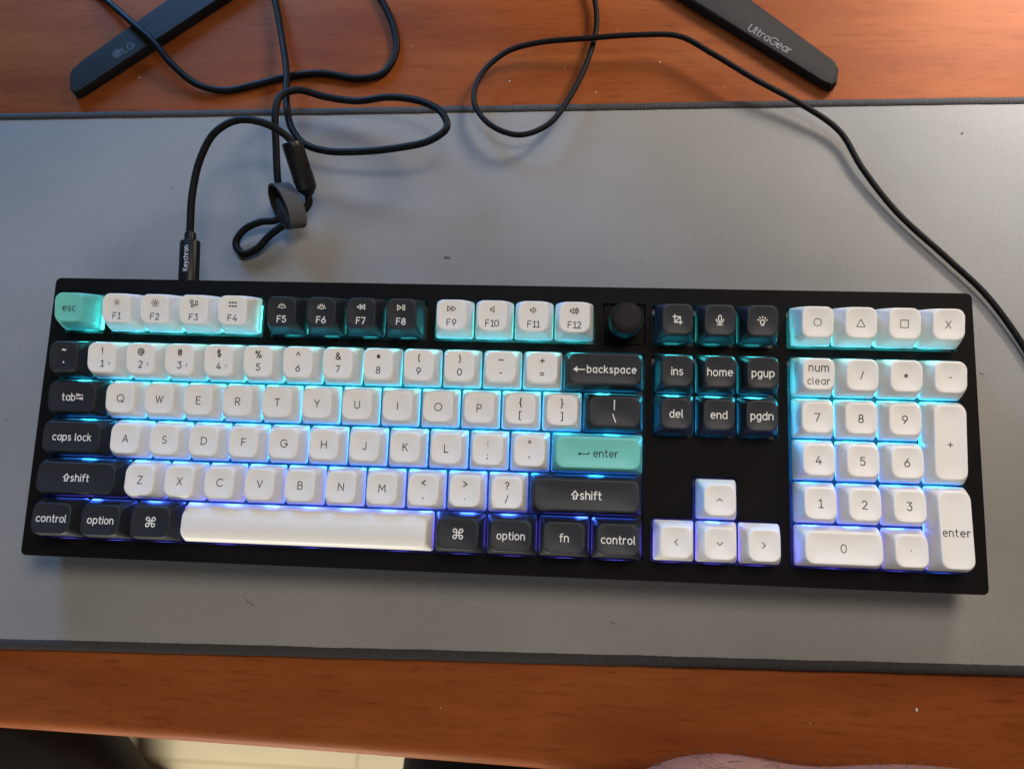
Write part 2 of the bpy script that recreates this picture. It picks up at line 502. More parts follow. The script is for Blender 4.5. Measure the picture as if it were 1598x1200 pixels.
G.update({
 'dim': (1.0, [[(.5, .5, .17, .17, 90, 450)]] + SUN),
 'bright': (1.0, [[(.5, .5, .17, .17, 90, 450)]] + SUN2),
 'tiles': (1.1, [[(0, .62), (.42, .62), (.42, .95), (0, .95), (0, .62)], [(.16, .08), (.58, .08), (.58, .38), (.16, .38), (.16, .08)], [(.78, .28), (1.08, .28), (1.08, .86), (.78, .86), (.78, .28)]]),
 'dots': (1.1, [[(x, y), (x + .07, y)] for x in (.1, .52, .94) for y in (.25, .75)]),
 'keydim': (1.2, RAYS + [[(.42, .1), (.78, .1)]]),
 'keybright': (1.2, [[(.6 + .36 * math.cos(R(k)), .12 + .36 * math.sin(R(k))), (.6 + .68 * math.cos(R(k)), .12 + .68 * math.sin(R(k)))] for k in (10, 42, 74, 106, 138, 170)] + [[(.42, .1), (.78, .1)]]),
 'rew': (1.2, [[(.52, .15), (0, .5), (.52, .85), (.52, .15)], [(1.14, .15), (.62, .5), (1.14, .85), (1.14, .15)]]),
 'fwd': (1.2, [[(0, .15), (.52, .5), (0, .85), (0, .15)], [(.62, .15), (1.14, .5), (.62, .85), (.62, .15)]]),
 'play': (1.2, [[(0, .12), (.56, .5), (0, .88), (0, .12)], [(.84, .12), (.84, .88)], [(1.12, .12), (1.12, .88)]]),
 'mute': (.5, SPK),
 'vol': (.8, SPK + [[(.46, .5, .26, .26, -40, 40)]]),
 'loud': (1.2, SPK + [[(.38, .5, .34, .30, -45, 45)], [(.38, .5, .54, .42, -50, 50)], [(.38, .5, .74, .54, -52, 52)]]),
 'crop': (1.0, [[(0, .8), (.8, .8), (.8, 0)], [(.2, 1), (.2, .2), (1, .2)], [(.3, .3), (.7, .7)]]),
 'mic': (.8, [[(.24, .62), (.24, .82), (.4, .82, .16, .2, 180, 0), (.56, .62), (.4, .62, .16, .2, 0, -180)], [(.4, .58, .38, .36, 180, 360)], [(.4, .22), (.4, 0)], [(.14, 0), (.66, 0)]]),
 'bulb': (1.0, [[(.40, .05), (.40, .18), (.5, .40, .22, .22, 235, -55), (.60, .05), (.40, .05)]] + [[(.5 + .40 * math.cos(R(k)), .45 + .40 * math.sin(R(k))), (.5 + .54 * math.cos(R(k)), .45 + .54 * math.sin(R(k)))] for k in (20, 55, 90, 125, 160)]),
 'ring': (1.0, [[(.5, .5, .5, .5, 90, 450)]]),
 'tri': (1.1, [[(0, 0), (.55, 1), (1.1, 0), (0, 0)]]),
 'sq': (1.0, [[(0, 0), (1, 0), (1, 1), (0, 1), (0, 0)]]),
 'shiftarrow': (.86, [[(.25, 0), (.25, .5), (0, .5), (.43, 1), (.86, .5), (.61, .5), (.61, 0), (.25, 0)]]),
 'backarrow': (1.62, [[(1.55, .40), (.40, .40)], [(.46, .72), (.04, .40), (.46, .08), (.46, .72)], [(.34, .56), (.34, .24)], [(.2, .46), (.2, .34)]]),
 'returnarrow': (1.5, [[(1.5, .62), (1.5, .36), (.3, .36)], [(.34, .52), (.08, .36), (.34, .20)], [(.26, .44), (.26, .28)]]),
 'tabarrow': (.9, [[(0, 1), (0, .6)], [(.12, .8), (.9, .8)], [(.34, .92), (.12, .8), (.34, .68)], [(.9, .5), (.9, .1)], [(0, .3), (.78, .3)], [(.56, .42), (.78, .3), (.56, .18)]]),
 'cmd': (1.0, [[(.36, .36), (.36, .82), (.18, .82, .18, .18, 0, 270), (.82, .64), (.82, .82, .18, .18, -90, 180), (.64, .18), (.82, .18, .18, .18, 180, 450), (.18, .36), (.18, .18, .18, .18, 90, 360), (.36, .40)]]),
 'up': (.9, [[(0, .3), (.45, .72), (.9, .3)]]),
 'down': (.9, [[(0, .7), (.45, .28), (.9, .7)]]),
 'left': (.5, [[(.5, .95), (.05, .5), (.5, .05)]]),
 'right': (.5, [[(0, .95), (.45, .5), (0, .05)]]),
 'bt': (.5, [[(0, .72), (.44, .28), (.22, .04), (.22, .96), (.44, .72), (0, .28)]]),
 'wifi': (1.0, [[(.5, .05), (.5, .12)], [(.5, .05, .28, .40, 50, 130)], [(.5, .05, .55, .75, 50, 130)]]),
})


def flatten(stroke):
    pts = []
    for e in stroke:
        if len(e) == 2:
            pts.append((float(e[0]), float(e[1])))
        else:
            cx, cy, rx, ry, a0, a1 = e
            n = max(3, int(abs(a1 - a0) / 18))
            for i in range(n + 1):
                a = R(a0 + (a1 - a0) * i / n)
                pts.append((cx + rx * math.cos(a), cy + ry * math.sin(a)))
    out = []
    for p in pts:
        if not out or (p[0] - out[-1][0])**2 + (p[1] - out[-1][1])**2 > 1e-5:
            out.append(p)
    return out


def text_strokes(txt, gap=0.24):
    """txt: a word, or an icon name in {}; returns strokes centred in x about 0, cap height 1 from y=0"""
    names = []
    i = 0
    while i < len(txt):
        if txt[i] == '{' and '}' in txt[i:] and len(txt) > 1:
            j = txt.index('}', i)
            names.append(txt[i + 1:j])
            i = j + 1
        else:
            names.append(txt[i])
            i += 1
    x = 0.0
    out = []
    for nme in names:
        adv, st = G[nme]
        for s_ in st:
            out.append([(x + px, py) for px, py in flatten(s_)])
        x += adv + gap
    x -= gap
    return [[(px - x / 2, py) for px, py in s_] for s_ in out]


def ribbon(bm, strokes, tf, width, mi=0, proud=0.05, lift=0.0):
    """draw each stroke as a low raised band; tf maps flat (x,y) mm and height mm to a point in metres"""
    for si, st in enumerate(strokes):
        hw = width / 2
        n = len(st)
        closed = n > 3 and (st[0][0] - st[-1][0])**2 + (st[0][1] - st[-1][1])**2 < 1e-4
        dense = [st[0]]
        for a, b in zip(st, st[1:]):
            d = math.hypot(b[0] - a[0], b[1] - a[1])
            k = max(1, int(d / 0.9))
            for q in range(1, k + 1):
                dense.append((a[0] + (b[0] - a[0]) * q / k, a[1] + (b[1] - a[1]) * q / k))
        st = dense
        n = len(st)
        z = lift + 0.006 * si
        rows = []

        def tang(i):
            if closed and i in (0, n - 1):
                a, b = st[n - 2], st[1]
            else:
                a, b = st[max(0, i - 1)], st[min(n - 1, i + 1)]
            d = (b[0] - a[0], b[1] - a[1])
            l = math.hypot(*d) or 1
            return d[0] / l, d[1] / l

        def add(x, y, tx, ty, h, zz):
            rows.append([bm.verts.new(tf(x - ty * h, y + tx * h, z)), bm.verts.new(tf(x, y, z + zz)), bm.verts.new(tf(x + ty * h, y - tx * h, z))])

        def capp(i, sgn):
            tx, ty = tang(i)
            x, y = st[i]
            ang = (85, 55, 25)
            seq = ang if sgn < 0 else ang[::-1]
            for a in seq:
                add(x + sgn * tx * hw * math.sin(R(a)), y + sgn * ty * hw * math.sin(R(a)), tx, ty, hw * math.cos(R(a)), proud * (0.3 + 0.7 * math.cos(R(a))))
        if not closed:
            capp(0, -1)
        for i in range(n):
            tx, ty = tang(i)
            h = hw
            if (0 < i < n - 1) or closed:
                p = st[n - 2] if (closed and i == 0) else st[i - 1]
                d = (st[i][0] - p[0], st[i][1] - p[1])
                l = math.hypot(*d) or 1
                cosv = abs((d[0] * tx + d[1] * ty) / l)
                h = hw / max(0.55, cosv)
            add(st[i][0], st[i][1], tx, ty, h, proud)
        if not closed:
            capp(n - 1, 1)
        for a, b in zip(rows, rows[1:]):
            for k in (0, 1):
                f = bm.faces.new((a[k], a[k + 1], b[k + 1], b[k]))
                f.material_index = mi


# ================================================================== SETTING
# floor
bm = bmesh.new()
box(bm, -2.5, 2.5, -2.5, 2.5, -0.05, 0)
fl = link('floor', bm, M['floor'])
fl.location = (0.1, 0, -0.735)
fl['kind'] = 'structure'
fl['label'] = 'beige tiled floor below the desk'

# desk: rounded front edge, slightly bowed
desk = empty('desk', (0, 0, -0.003))
prof = []
TH = 0.026
for k in range(0, 9):
    a = R(90 + k * 11.25)
    prof.append((-math.sin(a - R(90)) * 0.007 + 0.007 - 0.007, math.cos(a - R(90)) * 0.007 - 0.007))
bm = bmesh.new()
loops = []
for i in range(0, 41):
    x = -0.85 + i * 1.7 / 40
    yf = -0.1525 - 0.021 * (x - 0.0145) - 0.02 * (x - 0.0145)**2 - 0.002
    lp = [(x, yf + 0.007 + p[0], p[1]) for p in prof]
    lp += [(x, yf, -TH + 0.003), (x, yf + 0.003, -TH), (x, 0.75, -TH), (x, 0.75, 0)]
    loops.append(lp)
loft(bm, loops)
bmesh.ops.recalc_face_normals(bm, faces=bm.faces)
link('tabletop', bm, M['wood'], desk, True, ang=25)
for lx in (-0.78, 0.78):
    bm = bmesh.new()
    box(bm, lx - 0.02, lx + 0.02, -0.05, 0.70, -0.732, -TH)
    link('side_panel', bm, M['wood'], desk)
tag(desk, 'reddish cherry wood desk with a rounded front edge under the grey mat', 'desk')

# desk mat
ANG = R(1.18)
mt = empty('desk_mat', (0.007, 0.0408, 0), (0, 0, ANG))
HX, HY, BW = 0.45, 0.149, 0.0052
bm = bmesh.new()
box(bm, -HX + BW * 0.6, HX - BW * 0.6, -HY + BW * 0.6, HY - BW * 0.6, -0.0028, -0.0002)
link('cloth_sheet', bm, M['fabric'], mt)


def hem(along_x, s):
    bm = bmesh.new()
    n = 260
    pr = [(0, -0.0029), (0, -0.0008), (0.0007, 0.0001), (BW * .5, 0.0005), (BW - 0.0007, 0.00025), (BW, -0.0008), (BW, -0.0029)]
    half = HX if along_x else HY - BW
    loops = []
    for i in range(n + 1):
        t = -half + 2 * half * i / n
        wob = 0.0003 * noise.noise(Vector((t * 40, s * 3.1, 0))) + 0.00022 * noise.noise(Vector((t * 230, s * 5.1, 2)))
        lp = []
        for d, z in pr:
            off = (HY if along_x else HX) - d + wob
            lp.append((t, s * off, z) if along_x else (s * off, t, z))
        loops.append(lp)
    loft(bm, loops)
    bmesh.ops.recalc_face_normals(bm, faces=bm.faces)
    o = link('stitched_border', bm, M['stitch'], mt, True, ang=50)
    return o


for s_ in (-1, 1):
    hem(True, s_)
    o = hem(False, s_)
tag(mt, 'wide grey cloth desk mat with a dark stitched border lying under the keyboard', 'desk mat')

# ================================================================== KEYBOARD
U = 19.05
kb = empty('keyboard', (0, 0, 0.027687), (R(5.2), 0, 0))
tag(kb, 'black full size mechanical keyboard with white keys and glowing blue backlight on the mat', 'keyboard')


def KX(u):
    return (u - 11.25) * U


def KY(v):
    return -(v - 3.125) * U


NAV = 15.215   # left edge of the navigation block, in key units
ROWV = {'F': 0, 'N': 1.25, 'Q': 2.25, 'A': 3.25, 'Z': 4.25, 'B': 5.25}
ZC, ZP = -1.2, -6.2     # top of the case and the switch plate, below the key skirts (mm)
BX, BT, BB = 8.5, 8.6, 9.1

# ---- case: one plate with openings
op = [  # openings in key units: u0,u1,v0,v1
 (0, 1, 0, 1), (1.25, 5.25, 0, 1), (5.5, 9.5, 0, 1), (9.75, 13.75, 0, 1),
 (NAV, NAV + 3, 0, 1), (18.5, 22.5, 0, 1),
 (0, 15, 1.25, 6.25), (NAV, NAV + 3, 1.25, 3.25), (NAV + 1, NAV + 2, 4.25, 5.25), (NAV, NAV + 3, 5.25, 6.25), (18.5, 22.5, 1.25, 6.25)]
g = 0.45
rects = [(KX(a) - g, KX(b) + g, KY(d) - g, KY(c) + g) for a, b, c, d in op]
rects.append((KX(13.97) , KX(15.03), KY(1.03), KY(-0.03)))
XL, XR = KX(0) - BX, KX(22.5) + BX
YB, YT = KY(6.25) - BB, KY(0) + BT
xs = sorted({XL, XR} | {r[0] for r in rects} | {r[1] for r in rects})
ys = sorted({YB, YT} | {r[2] for r in rects} | {r[3] for r in rects})


def is_open(x, y):
    return any(r[0] < x < r[1] and r[2] < y < r[3] for r in rects)


bm = bmesh.new()
vt = {}


def gv(i, j):
    if (i, j) not in vt:
        vt[(i, j)] = bm.verts.new((xs[i] * MM, ys[j] * MM, ZC * MM))
    return vt[(i, j)]


for i in range(len(xs) - 1):
    for j in range(len(ys) - 1):
        if not is_open((xs[i] + xs[i + 1]) / 2, (ys[j] + ys[j + 1]) / 2):
            bm.faces.new((gv(i, j), gv(i + 1, j), gv(i + 1, j + 1), gv(i, j + 1)))
ex = bmesh.ops.extrude_face_region(bm, geom=bm.faces[:])
for v in [e for e in ex['geom'] if isinstance(e, bmesh.types.BMVert)]:
    v.co.z = (ZP - 1.0) * MM
bmesh.ops.recalc_face_normals(bm, faces=bm.faces)
bmesh.ops.dissolve_limit(bm, angle_limit=R(1), verts=bm.verts[:], edges=bm.edges[:])
corner, inner = [], []
for e in bm.edges:
    d = e.verts[0].co - e.verts[1].co
    if abs(d.z) > 0.003 and abs(d.x) < 1e-6 and abs(d.y) < 1e-6:
        x, y = e.verts[0].co.x / MM, e.verts[0].co.y / MM
        (corner if (abs(x - XL) < .01 or abs(x - XR) < .01) and (abs(y - YB) < .01 or abs(y - YT) < .01) else inner).append(e)
bmesh.ops.bevel(bm, geom=corner, offset=2.6 * MM, segments=6, affect='EDGES', profile=0.5)
inner = [e for e in inner if e.is_valid]
bmesh.ops.bevel(bm, geom=inner, offset=0.8 * MM, segments=4, affect='EDGES', profile=0.5)
case = link('case', bm, M['case'], kb, True, ang=30)
bv = case.modifiers.new('edge', 'BEVEL')
bv.width = 0.35 * MM
bv.segments = 2
bv.limit_method = 'ANGLE'
bv.angle_limit = R(50)
bv.harden_normals = True

# lower shell, wedge shaped, resting on the mat
bm = bmesh.new()
T = math.tan(R(5.2))
zf = -(20.0 / math.cos(R(5.2))) + ZC


def shell(inset, ztop, zbot):
    lo = []
    pts = rrect((XR - XL) / 2 - inset, (YT - YB) / 2 - inset, 3.0, 5, (XL + XR) / 2, (YT + YB) / 2)
    for zz in (ztop, zbot):
        lo.append([(x * MM, y * MM, (zz if zz is not None else zf - (y - YB) * T + 1.2) * MM) for x, y in pts])
    return lo


lo = shell(0.9, ZP - 0.9, None)
mid = shell(0.9, ZP - 7, None)[0]
loft(bm, [lo[0], mid, shell(5.0, 0, None)[1]])
bmesh.ops.recalc_face_normals(bm, faces=bm.faces)
link('lower_shell', bm, M['case'], kb, True, ang=30)
for fx in (-185, 185):
    for fy, nm in ((-62, 'foot'), (62, 'foot')):
        bm = bmesh.new()
        zb = zf - (fy - YB) * T
        pts = rrect(16, 3.5, 3.4, 5, fx, fy)
        loft(bm, [[(x * MM, y * MM, (zb + h - (y - fy) * T) * MM) for x, y in pts] for h in (1.6, 0.15)])
        bmesh.ops.recalc_face_normals(bm, faces=bm.faces)
        link('rubber_foot', bm, M['rubber'], kb)

# switch plate
bm = bmesh.new()
box(bm, (XL + 3) * MM, (XR - 3) * MM, (YB + 3) * MM, (YT - 3) * MM, (ZP - 0.8) * MM, ZP * MM)
link('switch_plate', bm, M['plate'], kb)

# ---- keys
HT = {'F': 12.9, 'N': 12.2, 'Q': 9.2, 'A': 9.6, 'Z': 10.1, 'B': 10.0}
TILT = {'F': 7.5, 'N': 6.0, 'Q': 3.0, 'A': 0.0, 'Z': -2.5, 'B': -3.0}
LED = {'F': (0.05, 0.74, 0.73), 'N': (0.04, 0.74, 0.98), 'Q': (0.02, 0.46, 1.0), 'A': (0.02, 0.26, 1.0), 'Z': (0.05, 0.15, 1.0), 'B': (0.12, 0.10, 1.0)}
TDY = -0.45


class Top:
    """height of a keycap's top face above its skirt (mm, key-local x,y)"""
    def __init__(s, w, d, row, convex=False):
        s.h = HT[row]
        s.t = math.tan(R(TILT[row]))
        s.hx = (w * U - 0.95 - 4.7) / 2
        s.hy = (d * U - 0.95 - 4.7) / 2
        s.cx = 0.0
        s.cy = TDY
        s.convex = convex

    def z(s, x, y):
        yy = y - s.cy
        if s.convex:
            return s.h + s.t * yy - 1.3 * (yy / s.hy)**2
        a = max(0.0, 1 - ((x - s.cx) / s.hx)**2) if s.hx < 12 else max(0.0, 1 - abs((x - s.cx) / s.hx)**6)
        b = max(0.0, 1 - (yy / s.hy)**2) if s.hy < 12 else max(0.0, 1 - abs(yy / s.hy)**6)
        return s.h + s.t * yy - 0.75 * a * b + 0.35


from mathutils.bvhtree import BVHTree


def keycap(name, row, w, d, mtl, convex=False):
    tp = Top(w, d, row, convex)
    bx, by = (w * U - 0.95) / 2, (d * U - 0.95) / 2
    bm = bmesh.new()
    loops = []

    def lerp(a, b, t):
        return a + (b - a) * t
    # underside: thin wall so the hollow cap stands over its lamp
    ins = [(0.35, 1.35, 1.0), (0.0, 1.35, 1.0)]
    top_in = tp.h * 0.62
    loops.append([(x * MM, y * MM, top_in * MM) for x, y in rrect(bx - 3.2, by - 3.2, 1.0)])
    loops.append([(x * MM, y * MM, 0.0) for x, y in rrect(bx - 1.3, by - 1.3, 0.9)])
    loops.append([(x * MM, y * MM, 0.0) for x, y in rrect(bx - 0.12, by - 0.12, 1.0)])
    # skirt, a little bowed outwards
    for t in (0.02, 0.12, 0.28, 0.45, 0.62, 0.78, 0.90):
        bow = 0.30 * math.sin(math.pi * t)
        lp = []
        for x, y in rrect(lerp(bx, tp.hx + 0.30, t) + bow * 0.5, lerp(by, tp.hy + 0.30, t) + bow * 0.5, lerp(1.1, 3.7, t**1.3), 6, 0, tp.cy * t):
            lp.append((x * MM, y * MM, t * (tp.z(x, y) - 0.25) * MM))
        loops.append(lp)
    # rolled edge
    for inset, dz in ((0.30, -0.42), (0.14, -0.16), (-0.12, -0.03), (-0.5, 0.0)):
        lp = []
        for x, y in rrect(tp.hx + inset, tp.hy + inset, 3.6 + inset * 0.6, 6, 0, tp.cy):
            lp.append((x * MM, y * MM, (tp.z(x, y) + dz) * MM))
        loops.append(lp)
    for k in range(1, 9):
        q = 1 - k / 8.6
        lp = []
        for x, y in rrect((tp.hx - 0.5) * q, (tp.hy - 0.5) * q, 3.3 * q, 6, 0, tp.cy):
            lp.append((x * MM, y * MM, tp.z(x, y) * MM))
        loops.append(lp)
    loft(bm, loops)
    bmesh.ops.recalc_face_normals(bm, faces=bm.faces)
    bm.normal_update()
    tp.bvh = BVHTree.FromBMesh(bm)
    o = link(name, bm, mtl, kb, True, ang=60)
    return o, tp


def surf(tp, x, y):
    h = tp.bvh.ray_cast(Vector((x * MM, y * MM, 0.05)), Vector((0, 0, -1)))
    return h[0].z / MM if h[0] else tp.z(x, y)


led = bmesh.new()
lc = led.loops.layers.float_color.new('led_colour')


def lamp(x, y, row, hx=3.4, hy=1.5, pw=120.0, dz=0.35):
    v = [led.verts.new((px * MM, py * MM, (ZP + dz) * MM)) for px, py in ((x - hx, y - hy), (x + hx, y - hy), (x + hx, y + hy), (x - hx, y + hy))]
    f = led.faces.new(v)
    for l in f.loops:
        l[lc] = (*[c_ * pw for c_ in LED[row]], 1)


cache = {}


def key(name, row, u0, w, mtl, items, label, d=1.0, v0=None, convex=False):
    """items: (text, dx, dy, cap height, stroke, ink[, gap])"""
    v0 = ROWV[row] if v0 is None else v0
    hrow = row
    ck = (row, w, d, mtl, convex)
    if ck in cache:
        src, tp = cache[ck]
        o = src.copy()
        o.name = name
        for k_ in list(o.keys()):
            del o[k_]
        S.collection.objects.link(o)
        o.parent = kb
    else:
        o, tp = keycap(name, row, w, d, M[mtl], convex)
        cache[ck] = (o, tp)
    cx, cy = KX(u0 + w / 2), KY(v0 + d / 2)
    o.location = (cx * MM, cy * MM, 0)
    o['label'] = label
    lamp(cx, cy - (d - 1) * U / 2 - 6.0, row)
    lamp(cx, cy, row, w * U / 2 - 2.6, d * U / 2 - 2.6, 6.0, 0.2)
    if w > 5:
        for q in (-42, 42):
            lamp(cx + q, cy - 6, row)
    if d > 1.5:
        lamp(cx, cy + 12, row)
    if items:
        bm = bmesh.new()
        inks = sorted({it[5] for it in items})
        for it in items:
            txt, dx, dy, size, sw, ink = it[:6]
            gap = it[6] if len(it) > 6 else 0.24
            st = [[(px * size + dx, (py - 0.5) * size + dy + tp.cy) for px, py in s] for s in text_strokes(txt, gap)]
            ribbon(bm, st, lambda x, y, z: Vector((x, y, surf(tp, x, y) + 0.03 + z)) * MM, sw, inks.index(ink), 0.045)
        bmesh.ops.recalc_face_normals(bm, faces=bm.faces)
        for f in bm.faces:
            if f.normal.z < 0:
                f.normal_flip()
        link('legend', bm, [M[i] for i in inks], o)
    return o


def letters(row, u0, chars):
    for i, ch in enumerate(chars):
        key('letter_key', row, u0 + i, 1, 'white', [(ch, 0, 0, 3.4, 0.42, 'ink')], 'white keycap marked with the letter ' + ch)


def dual(name, row, u, top, bot, label, extra=None, mtl='white', w=1.0, ink='ink', sw=0.46, hs=3.0):
    it = [(top, 0, 3.1, hs, sw + 0.05, ink), (bot, 0, -2.9, hs, sw, ink)]
    if extra:
        it.append((extra, 3.6, -2.8, 2.0, 0.3, 'pale_ink'))
    key(name, row, u, w, mtl, it, label)


def word(name, row, u, w, txt, label, mtl='dark', size=3.15, sw=0.5, dx=0, dy=0, ink=None, gap=0.26, **kw):
    ink = ink or ('white_ink' if mtl == 'dark' else 'ink')
    return key(name, row, u, w, mtl, [(txt, dx, dy, size, sw, ink, gap)], label, **kw)


# function row
word('escape_key', 'F', 0, 1, 'esc', 'mint green keycap marked esc', 'teal', 3.2, 0.42)
fn = [('dim', 'sun with short rays'), ('bright', 'sun with long rays'), ('tiles', 'three window outlines'), ('dots', 'six dots'),
      ('keydim', 'half sun with short rays'), ('keybright', 'half sun with long rays'), ('rew', 'double left triangle'), ('play', 'play and pause sign'),
      ('fwd', 'double right triangle'), ('mute', 'bare speaker'), ('vol', 'speaker with one wave'), ('loud', 'speaker with three waves')]
for i, (ic, txt) in enumerate(fn):
    blk = i // 4
    u = 1.25 + i + 0.25 * blk
    m_ = 'dark' if blk == 1 else 'white'
    ink = 'white_ink' if blk == 1 else 'ink'
    sw = 0.46 if blk == 1 else 0.42
    isz = 3.3 if blk != 1 else 3.0
    key('function_key', 'F', u, 1, m_, [('{%s}' % ic, 0, 2.9, isz, 0.85 if ic == 'dots' else 0.38 if blk != 1 else 0.42, ink), ('F%d' % (i + 1), 0, -3.5, 2.9, sw, ink, 0.30)],
        ('charcoal' if blk == 1 else 'white') + ' keycap marked F%d under a %s' % (i + 1, txt))
for i, (ic, txt) in enumerate([('crop', 'white crop frame sign'), ('mic', 'white microphone sign'), ('bulb', 'white light bulb sign')]):
    key('navigation_key', 'F', NAV + i, 1, 'dark', [('{%s}' % ic, 0, 0, 4.2, 0.48, 'white_ink')], 'charcoal keycap with a ' + txt)
for i, (ic, txt) in enumerate([('ring', 'circle'), ('tri', 'triangle'), ('sq', 'square'), ('X', 'cross')]):
    key('numpad_key', 'F', 18.5 + i, 1, 'white', [(('{%s}' % ic) if len(ic) > 1 else ic, 0, 0, 3.3, 0.34, 'ink')], 'white keycap above the number pad with a thin ' + txt)
# number row
dual('symbol_key', 'N', 0, '~', '`', 'charcoal keycap at the far left of the number row', None, 'dark', 1, 'white_ink', 0.5)
sh = '!@#$%^&*()'
for i, ch in enumerate('1234567890'):
    dual('number_key', 'N', 1 + i, sh[i], ch, 'white keycap in the number row marked %s' % ch, '{bt}' if i < 3 else '{wifi}' if i == 3 else None)
dual('symbol_key', 'N', 11, '_', '-', 'white keycap marked with a long and a short dash')
dual('symbol_key', 'N', 12, '+', '=', 'white keycap marked plus and equals')
word('backspace_key', 'N', 13, 2, '{backarrow}backspace', 'wide charcoal keycap marked backspace', size=3.15, sw=0.5, gap=0.32)
for i, t_ in enumerate(('ins', 'home', 'pgup')):
    word('navigation_key', 'N', NAV + i, 1, t_, 'charcoal keycap marked ' + t_, size=3.4, sw=0.45)
key('numpad_key', 'N', 18.5, 1, 'white', [('num', 0, 3.1, 3.5, 0.42, 'ink', 0.3), ('clear', 0, -2.9, 3.1, 0.4, 'ink', 0.3)], 'white keycap marked num clear')
for i, (ch, txt) in enumerate((('/', 'slash'), ('*', 'star'), ('-', 'dash'))):
    key('numpad_key', 'N', 19.5 + i, 1, 'white', [(ch, 0, 0, 3.0, 0.42, 'ink')], 'white number pad keycap marked with a ' + txt)
# q row
word('tab_key', 'Q', 0, 1.5, 'tab{tabarrow}', 'charcoal keycap marked tab', size=3.3, sw=0.45)
letters('Q', 1.5, 'QWERTYUIOP')
dual('symbol_key', 'Q', 11.5, '{', '[', 'white keycap marked with opening brackets', hs=3.4)
dual('symbol_key', 'Q', 12.5, '}', ']', 'white keycap marked with closing brackets', hs=3.4)
dual('symbol_key', 'Q', 13.5, '|', '\\', 'charcoal keycap marked with an upright bar over a backslash', None, 'dark', 1.5, 'white_ink', 0.46, 3.6)
for i, t_ in enumerate(('del', 'end', 'pgdn')):
    word('navigation_key', 'Q', NAV + i, 1, t_, 'charcoal keycap marked ' + t_, size=3.4, sw=0.45)
for row, digs in (('Q', '789'), ('A', '456'), ('Z', '123')):
    for i, ch in enumerate(digs):
        key('numpad_key', row, 18.5 + i, 1, 'white', [(ch, 0, 0, 3.5, 0.45, 'ink')], 'white number pad keycap marked ' + ch)
key('numpad_key', 'Q', 21.5, 1, 'white', [('+', 0, -1.0, 3.6, 0.38, 'ink')], 'tall white number pad keycap marked plus', d=2.0)
# a row
word('caps_lock_key', 'A', 0, 1.75, 'caps lock', 'charcoal keycap marked caps lock', size=3.3, sw=0.45)
letters('A', 1.75, 'ASDFGHJKL')
dual('symbol_key', 'A', 10.75, ':', ';', 'white keycap marked colon and semicolon', sw=0.45)
dual('symbol_key', 'A', 11.75, '"', "'", 'white keycap marked with quote marks')
word('enter_key', 'A', 12.75, 2.25, '{returnarrow} enter', 'wide mint green keycap marked enter', 'teal', 3.3, 0.42)
# z row
word('shift_key', 'Z', 0, 2.25, '{shiftarrow}shift', 'charcoal shift keycap left of the letter Z', size=3.3, sw=0.45)
letters('Z', 2.25, 'ZXCVBNM')
dual('symbol_key', 'Z', 9.25, '<', ',', 'white keycap marked with a less than sign over a comma')
dual('symbol_key', 'Z', 10.25, '>', '.', 'white keycap marked with a greater than sign over a dot')
dual('symbol_key', 'Z', 11.25, '?', '/', 'white keycap marked with a question mark over a slash')
word('shift_key', 'Z', 12.25, 2.75, '{shiftarrow}shift', 'long charcoal shift keycap below the mint enter key', size=3.5, sw=0.52)
key('arrow_key', 'Z', NAV + 1, 1, 'white', [('{up}', 0, 0, 2.6, 0.38, 'ink')], 'white keycap with an up arrow')
# bottom row
word('control_key', 'B', 0, 1.25, 'control', 'charcoal control keycap in the lower left corner', size=3.25, sw=0.45)
word('option_key', 'B', 1.25, 1.25, 'option', 'charcoal option keycap left of the space bar', size=3.25, sw=0.45)
key('command_key', 'B', 2.5, 1.25, 'dark', [('{cmd}', 0, 0, 4.3, 0.5, 'white_ink')], 'charcoal looped square keycap left of the space bar')
key('space_bar', 'B', 3.75, 6.25, 'white', [], 'long blank white space bar', convex=True)
key('command_key', 'B', 10, 1.25, 'dark', [('{cmd}', 0, 0, 4.3, 0.5, 'white_ink')], 'charcoal looped square keycap right of the space bar')
word('option_key', 'B', 11.25, 1.25, 'option', 'charcoal option keycap right of the space bar', size=3.25, sw=0.45)
word('fn_key', 'B', 12.5, 1.25, 'fn', 'charcoal keycap marked fn', size=3.5, sw=0.45)
word('control_key', 'B', 13.75, 1.25, 'control', 'charcoal control keycap right of the fn key', size=3.35, sw=0.45)
for i, (ic, sz) in enumerate((('left', 2.8), ('down', 2.8), ('right', 2.8))):
    key('arrow_key', 'B', NAV + i, 1, 'white', [('{%s}' % ic, 0, 0, sz, 0.38, 'ink')], 'white keycap with a %s arrow' % ic)
key('numpad_key', 'B', 18.5, 2, 'white', [('0', 0, 0, 3.5, 0.38, 'ink')], 'wide white number pad keycap marked 0')
key('numpad_key', 'B', 20.5, 1, 'white', [('.', 0, 0.6, 2.0, 0.45, 'ink')], 'white number pad keycap marked with a dot')
key('numpad_key', 'Z', 21.5, 1, 'white', [('enter', 0, -1.0, 3.3, 0.42, 'ink', 0.3)], 'tall white number pad keycap marked enter', d=2.0)
link('backlight', led, M['led'], kb)

